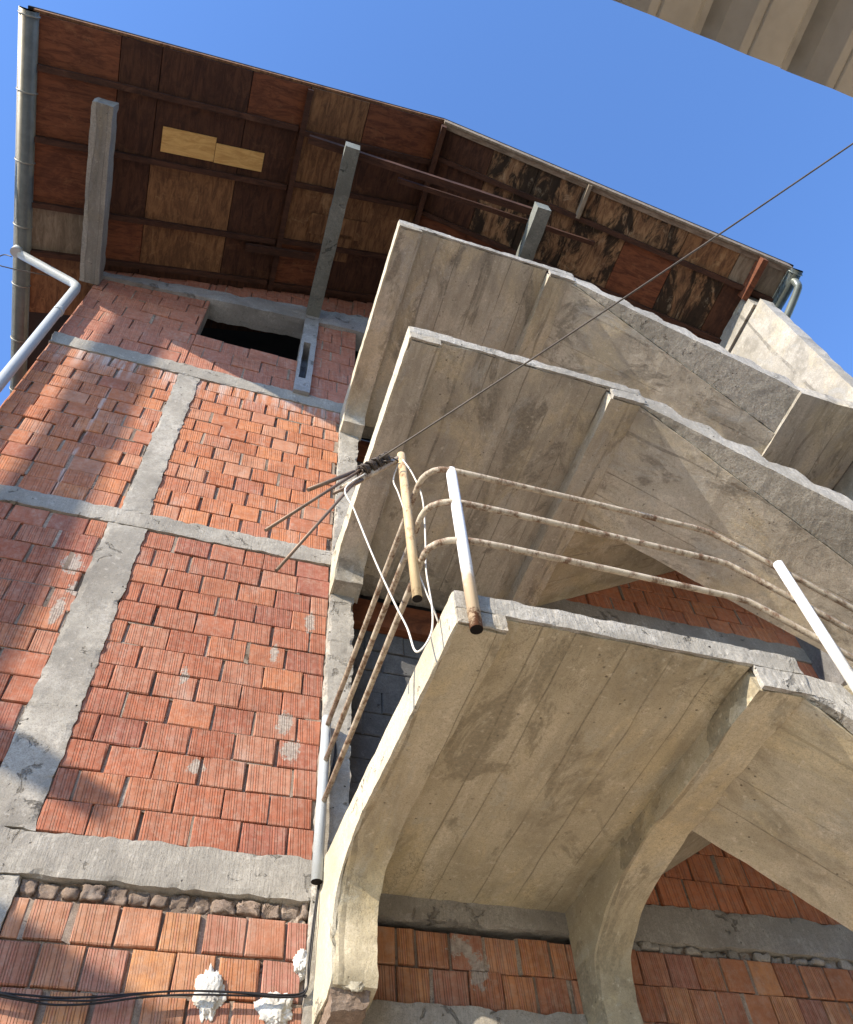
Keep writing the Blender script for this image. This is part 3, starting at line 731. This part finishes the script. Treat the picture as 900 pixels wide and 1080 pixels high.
# downpipes
bm = bmesh.new()
tube(bm, [(-2.835, 3.86, 9.16), (-2.83, 3.87, 9.08), (-2.79, 3.88, 9.05), (-2.19, 3.90, 8.735), (-2.135, 3.90, 8.68), (-2.12, 3.90, 8.60), (-2.115, 3.90, 6), (-2.115, 3.9, -1.6)], .047, 16)
for z in (8.0, 5.6, 2.6): tube(bm, [(-2.115, 3.90, z - .03), (-2.115, 3.90, z + .03)], .052, 16)
tube(bm, [(-2.835, 3.86, 9.02), (-2.835, 3.86, 9.12)], .056, 14)
part('downpipe', bm, M['pipe'], 'white plastic downpipe on the left corner')
bm = bmesh.new()
tube(bm, smoothpath([(5.56, 1.70, 9.12), (5.57, 1.71, 9.02), (5.58, 1.78, 8.96), (5.56, 2.2, 8.82), (5.50, 2.7, 8.66), (5.46, 3.2, 8.5), (5.45, 3.6, 8.35), (5.45, 3.7, 8.2), (5.45, 3.7, -1.6)], 4), .045, 14)
part('downpipe', bm, M['gutterg'], 'grey metal downpipe at the right eave')

# ------------------------------------------------------------------ pipe railing on the lowest landing
RL = thing('pipe_railing', 'worn cream and white pipe railing with three rails around the lowest concrete landing', 'railing', (.93, 1.95, 2.3))
for k, z in enumerate((3.335, 3.07, 2.79)):
    dx = .04 * k
    pts = [(4.30, 1.925, z - .62 * 1.97), (2.42, 1.925, z - .05), (2.34, 1.925, z - .008), (2.26, 1.925, z)]
    pts += [(1.6, 1.925, z + .004), (1.02 + dx, 1.925, z), (.905 + dx, 1.928, z)]
    for q in range(1, 6):
        a = math.pi / 2 * q / 5
        pts.append((.895 + dx - (.110 + dx) * math.sin(a), 1.93 + .12 * (1 - math.cos(a)), z))
    pts += [(.778, 2.6, z + .012), (.772, 3.2, z + .018), (.762, 3.90, z + .022)]
    bm = bmesh.new(); tube(bm, pts, .0150, 12); obj('rail', bm, M['rail_c'] if k else M['rail_c'], RL)
def post(p0, p1, r, m, lab=None):
    bm = bmesh.new(); tube(bm, [p0, p1], r, 16, capmi=1)
    # closed ends coloured near-black for the shade inside a cut pipe
    obj('post', bm, [m, M['endshade']], RL, label=lab)
t = NT('white_pipe_rusting_at_foot')
xyz = t.sep()
fz = t.math('ADD', xyz[2], t.math('MULTIPLY', t.noise(14, 6, .8), .42))
c = t.mix(t.ramp(t.noise(18, 6, .7), .5, .75, 0, .5), (.80, .81, .80), (.5, .42, .33))
c = t.mix(t.ramp(fz, 2.68, 2.86, 1, 0), c, (.52, .40, .27)); c = t.mix(t.ramp(fz, 2.48, 2.54, 1, 0), c, (.12, .05, .025))
c = t.mix(t.ramp(t.noise(13, 6, .75), .62, .68), c, (.22, .09, .04))
M['footrust'] = t.done(c, .55, t.bump(t.noise(40, 3), .2, .003))
post((.925, 1.936, 2.235), (.915, 1.936, 3.345), .0255, M['footrust'], 'white post with a rusty foot, in front of the landing corner')
post((2.655, 1.90, 2.03), (2.655, 1.90, 3.13), .0255, M['rail_w'])
post((.757, 2.10, 2.545), (.722, 2.10, 3.67), .0215, M['rust'], 'leaning rusty cream post at the landing corner')
post((.752, 3.885, 2.34), (.760, 3.90, 3.43), .030, M['pipe'], 'white post against the wall')

# ------------------------------------------------------------------ overhead wire, its anchor and loose cables
K = 2.10 / 1.98
k3 = lambda x, y, z: Vector((x * K, y * K, z * K))
AN = thing('wire_anchor', 'dark knot of twisted wire and thin rods lashed to the leaning railing post', 'wire anchor', k3(.55, 1.98, 3.3))
for a, b in (((.569, 1.98, 3.38), (.102, 1.98, 2.634)), ((.50, 1.98, 3.24), (.166, 1.98, 2.404)), ((.45, 1.98, 3.21), (.249, 1.98, 2.979)), ((.49, 1.98, 3.16), (.36, 1.98, 2.993))):
    bm = bmesh.new(); tube(bm, [k3(*a), k3(*b)], .0075 if a[0] > .46 else .010, 8); obj('rod', bm, M['rod'], AN)
bm = bmesh.new(); tube(bm, [k3(.672, 1.985, 3.43), k3(.40, 1.99, 3.06)], .017, 12); obj('pipe_arm', bm, M['rail_c'], AN)
RR = random.Random(4)
bm = bmesh.new()
for q in range(9):
    c0 = Vector((.545, 1.975, 3.30)); d = Vector((.135, 0, .185)); p = []
    for i in range(28):
        u = i / 27 - .5; a = u * 26 + q * 1.3
        p.append(k3(*(c0 + d * u * RR.uniform(.9, 1.05) + Vector((math.cos(a) * .018 * .8, math.sin(a) * .024, -math.cos(a) * .018)) * (1 + .4 * math.sin(q)))))
    tube(bm, p, .0042, 6)
tube(bm, [k3(.49, 1.972, 3.235), k3(.60, 1.972, 3.375)], .017, 8)
for a, b in (((.60, 1.96, 3.40), (.66, 1.96, 3.36)), ((.585, 1.96, 3.33), (.63, 1.95, 3.33))): tube(bm, [k3(*a), k3(*b)], .004, 6)
obj('wire_wrap', bm, M['wrap'], AN)
# the wire runs to a pole behind the viewer
p0, p1, p2 = k3(.545, 1.96, 3.31), Vector((2.602, .039, 4.5)), None
p2 = p1 + (p1 - p0) * 1.7
pts = []
for i in range(61):
    u = i / 60; p = p0.lerp(p2, u); p.z -= .16 * 4 * u * (1 - u); pts.append(p)
bm = bmesh.new(); tube(bm, pts, .0048, 8)
o = obj('overhead_wire', bm, M['wire']); o['label'] = 'thin overhead wire stretched diagonally across the blue sky to the railing post'; o['category'] = 'wire'
PO = thing('utility_pole', 'grey concrete pole behind the viewer carrying the overhead wire', 'pole', (p2.x, p2.y, -1.6))
bm = bmesh.new(); tube(bm, [(p2.x, p2.y - .12, -1.6), (p2.x, p2.y - .12, p2.z + .4)], [.15, .10], 14); obj('shaft', bm, M['greyv'], PO)
bm = bmesh.new(); tube(bm, [(p2.x, p2.y - .12, p2.z), (p2.x, p2.y, p2.z)], .02, 8); obj('bracket', bm, M['rod'], PO)

def cable(name, pts, r, m, label, cat, n=6, group=None):
    bm = bmesh.new(); tube(bm, smoothpath(pts, n), r, 7)
    o = obj(name, bm, m); o['label'] = label; o['category'] = cat
    if group: o['group'] = group
    return o
wc = [(.408, 3.029), (.446, 2.863), (.496, 2.68), (.549, 2.533), (.622, 2.346), (.668, 2.227), (.685, 2.108), (.7, 2.085), (.73, 2.135), (.756, 2.224), (.77, 2.369), (.762, 2.599), (.768, 2.816), (.763, 3.078), (.721, 3.247), (.679, 3.369)]
cable('white_cable', [k3(.50, 1.97, 3.2)] + [k3(x, 1.965 - .02 * math.sin(i), z) for i, (x, z) in enumerate(wc)], .0042, M['wcable'], 'thin white cable hanging in a long loop below the wire anchor', 'cable')
wc = [(.672, 3.40), (.644, 3.256), (.656, 3.114), (.688, 2.951), (.713, 2.709), (.743, 2.493), (.775, 2.37), (.80, 2.318)]
cable('white_cable', [k3(x, 1.99 + .015 * math.sin(i * 2), z) for i, (x, z) in enumerate(wc)], .004, M['wcable'], 'thin pale cable running down beside the leaning post to the landing corner', 'cable')
bd = [(-2.0, 1.83), (-1.2, 1.80), (-.75, 1.765), (-.537, 1.741), (-.424, 1.73), (-.311, 1.726), (-.162, 1.735), (.026, 1.767), (.223, 1.791), (.472, 1.804), (.643, 1.807), (.74, 1.83)]
CB = thing('cable_bundle', 'sagging bundle of black cables along the brick wall, held by white foam lumps', 'cable bundle', (-.3, 3.94, 1.7))
for q in range(3):
    pts = [Vector((x, 3.945 - .006 * (q % 2), z + .009 * (q - 1) + .006 * math.sin(x * 5 + q) + .003 * math.sin(x * 23 + 2 * q))) for x, z in bd]
    pts += [Vector((.735 + .008 * q, 3.93, 1.95)), Vector((.745 + .008 * q, 3.925, 2.15)), Vector((.762 + .006 * q, 3.92, 2.35)), Vector((.775 + .01 * math.sin(q), 3.91, 2.62)), Vector((.785, 3.91, 2.9)), Vector((.81 + .01 * q, 3.92, 3.15)), Vector((.83, 3.95, 3.3))]
    if q == 0: pts = pts[:len(bd)] + [pts[len(bd)] + Vector((0, 0, -.15))]
    bm = bmesh.new(); tube(bm, smoothpath(pts, 5), .0046, 7); obj('cable', bm, M['black'], CB)
def foam(x, z, w, h, seed, label):
    bm = bmesh.new(); bmesh.ops.create_icosphere(bm, subdivisions=5, radius=1)
    for v in bm.verts:
        n_ = v.co.normalized(); s = Vector((seed, seed * 2.1, 0))
        r = 1 + .42 * noise.noise(n_ * 1.7 + s) + .24 * abs(noise.noise(n_ * 4.2 + s)) + .16 * noise.noise(Vector((n_.x * 14, n_.y * 14, n_.z * 5)) + s) + .10 * noise.noise(n_ * 24 + s)
        st = 1 + .55 * max(0, noise.noise(Vector((n_.x * 4 + seed, 2, 3)))) * abs(n_.z) ** 2
        v.co = Vector((x + n_.x * w * r, 4.0 + n_.y * .022 * r, z + n_.z * h * r * st))
    for f in bm.faces: f.smooth = True
    o = obj('foam_patch', bm, M['foam']); o['label'] = label; o['category'] = 'foam'; o['group'] = 'lumps of white mounting foam'
foam(.315, 1.82, .062, .095, 1.3, 'largest ragged lump of white foam over the sagging black cables')
foam(.615, 1.775, .072, .07, 4.1, 'round lump of white foam over the cables beside the lowest bracket foot')
foam(.722, 1.985, .034, .06, 7.7, 'small upright lump of white foam at the wall edge above the other two')
bm = bmesh.new(); hexa(bm, [(.815, 3.70, 1.648), (.965, 3.70, 1.648), (.97, 3.99, 1.60), (.80, 3.99, 1.60), (.80, 3.672, 1.735), (.985, 3.672, 1.735), (.985, 3.99, 1.70), (.80, 3.99, 1.70)])
roughen(bm, .022, .009, 22, edgechip=.03); obj('broken_foot', bm, M['stones'], A)
# foam dab on the bracket foot, part of the scene's rough repairs
bm = bmesh.new(); bmesh.ops.create_icosphere(bm, subdivisions=4, radius=1)
for v in bm.verts:
    n_ = v.co.normalized(); r = 1 + .35 * noise.noise(n_ * 2 + Vector((5, 1, 2))) + .15 * noise.noise(n_ * 6)
    v.co = Vector((.895 + n_.x * .075 * r, 3.66 + n_.y * .012, 1.79 + n_.z * .07 * r))
for f in bm.faces: f.smooth = True
obj('plaster_dab', bm, M['left'], A)
# thin wire loop at the left gutter
cable('wire_loop', [(-2.86, 3.9, 8.98), (-2.95, 3.92, 9.02), (-2.99, 3.95, 8.93), (-2.93, 3.96, 8.83), (-2.85, 3.96, 8.82), (-2.7, 3.97, 8.86), (-2.45, 3.97, 8.92), (-2.3, 3.97, 8.93)], .006, M['wire'], 'small loop of thin wire sticking out from the left gutter', 'wire')

# ------------------------------------------------------------------ corrugated canopy overhead
CN = thing('canopy', 'beige trapezoid sheet metal canopy edge overhead against the sky', 'canopy', (1.5, -1.5, -1.6))
bm = bmesh.new(); zc = 2.0; prof = []
x = .695 - .226 * 8
while x < 4.2:
    prof += [(x, zc), (x + .023, zc + .04), (x + .038, zc + .04), (x + .062, zc)]
    prof += [(x + .140, zc), (x + .143, zc + .003), (x + .146, zc)]
    x += .226
ya, yb = -.037, -3.2
a = [bm.verts.new((px, ya + .0008 * math.sin(px * 40), pz)) for px, pz in prof]; b = [bm.verts.new((px, yb, pz + .25)) for px, pz in prof]
for k in range(len(prof) - 1): bm.faces.new((a[k], a[k + 1], b[k + 1], b[k]))
bmesh.ops.solidify(bm, geom=bm.faces[:], thickness=.0015)
obj('roof_sheet', bm, M['sheet'], CN)
for y in (-.9, -2.9):
    bm = bmesh.new(); zz = zc + .25 * (-y) / 3.2; box(bm, -1.1, 4.2, y - .03, y + .03, zz - .09, zz - .012); obj('purlin', bm, M['rod'], CN)
for px, py in ((-1.0, -2.9), (4.1, -2.9), (4.1, -.9)):
    bm = bmesh.new(); box(bm, px - .04, px + .04, py - .04, py + .04, -1.6, zc - .03 + .05 * (py < -2)); obj('post', bm, M['rod'], CN)

# ------------------------------------------------------------------ neighbouring house at the left (only its shadow reaches the wall)
NH = thing('neighbour_house', 'pale rendered house with a tall round flue standing left of the unfinished house', 'house', (-10.5, 3.5, -1.6))
bm = bmesh.new(); box(bm, -14.5, -7.75, .05, 7, -1.6, 6.2); obj('wall', bm, M['house'], NH)
bm = bmesh.new()
hexa(bm, [(-11, -.02, 7.85), (-7.36, -.02, 6.28), (-7.36, 7.3, 6.28), (-11, 7.3, 7.85), (-11, -.02, 8.1), (-7.30, -.02, 6.46), (-7.30, 7.3, 6.46), (-11, 7.3, 8.1)])
hexa(bm, [(-15, -.02, 6.13), (-11.002, -.02, 7.85), (-11.002, 7.3, 7.85), (-15, 7.3, 6.13), (-15, -.02, 6.38), (-11.002, -.02, 8.1), (-11.002, 7.3, 8.1), (-15, 7.3, 6.38)])
rf = obj('roof', bm, M['tile'], NH)
bm = bmesh.new(); tube(bm, [(-8.39, 0, 6.4), (-8.39, 0, 14.2)], .155, 20); tube(bm, [(-8.39, 0, 14.2), (-8.39, 0, 14.5)], [.24, .05], 20); obj('flue', bm, M['gutter'], rf)
bm = bmesh.new()
hexa(bm, [(-7.80, -.02, 5.50), (-6.95, -.02, 5.18), (-6.95, 2.4, 5.18), (-7.80, 2.4, 5.50), (-7.80, -.02, 5.68), (-6.85, -.02, 5.36), (-6.85, 2.4, 5.36), (-7.80, 2.4, 5.68)])
for k in range(5):
    x = -7.65 + k * .19; tube(bm, [(x, -.06, 5.65 - .34 * (x + 7.8)), (x, 2.4, 5.65 - .34 * (x + 7.8))], .075, 10)
obj('porch_roof', bm, M['tile'], NH)

# ------------------------------------------------------------------ unseen house added behind the viewer to block sky fill
OH = thing('sky_block_house', 'plain rendered house added unseen behind the viewer to block sky light', 'house', (9, -11, -1.6))
bm = bmesh.new(); box(bm, -2.5, 26, -15, -7.5, -1.6, 8.6); obj('wall', bm, M['house2'], OH)
bm = bmesh.new()
hexa(bm, [(-3, -15.5, 8.61), (26.5, -15.5, 8.61), (26.5, -7, 8.61), (-3, -7, 8.61), (-3, -11.4, 10.6), (26.5, -11.4, 10.6), (26.5, -11.1, 10.6), (-3, -11.1, 10.6)])
obj('roof', bm, M['tile'], OH)
for zz in (.2, 3.2, 6.0):
    for k in range(6):
        x = -.6 + k * 4.4
        bm = bmesh.new(); box(bm, x, x + 1.3, -7.52, -7.46, zz, zz + 1.5); f = obj('window', bm, M['wframe'], OH)
        bm = bmesh.new(); box(bm, x + .08, x + 1.22, -7.455, -7.45, zz + .08, zz + 1.42); obj('pane', bm, M['pane'], f)
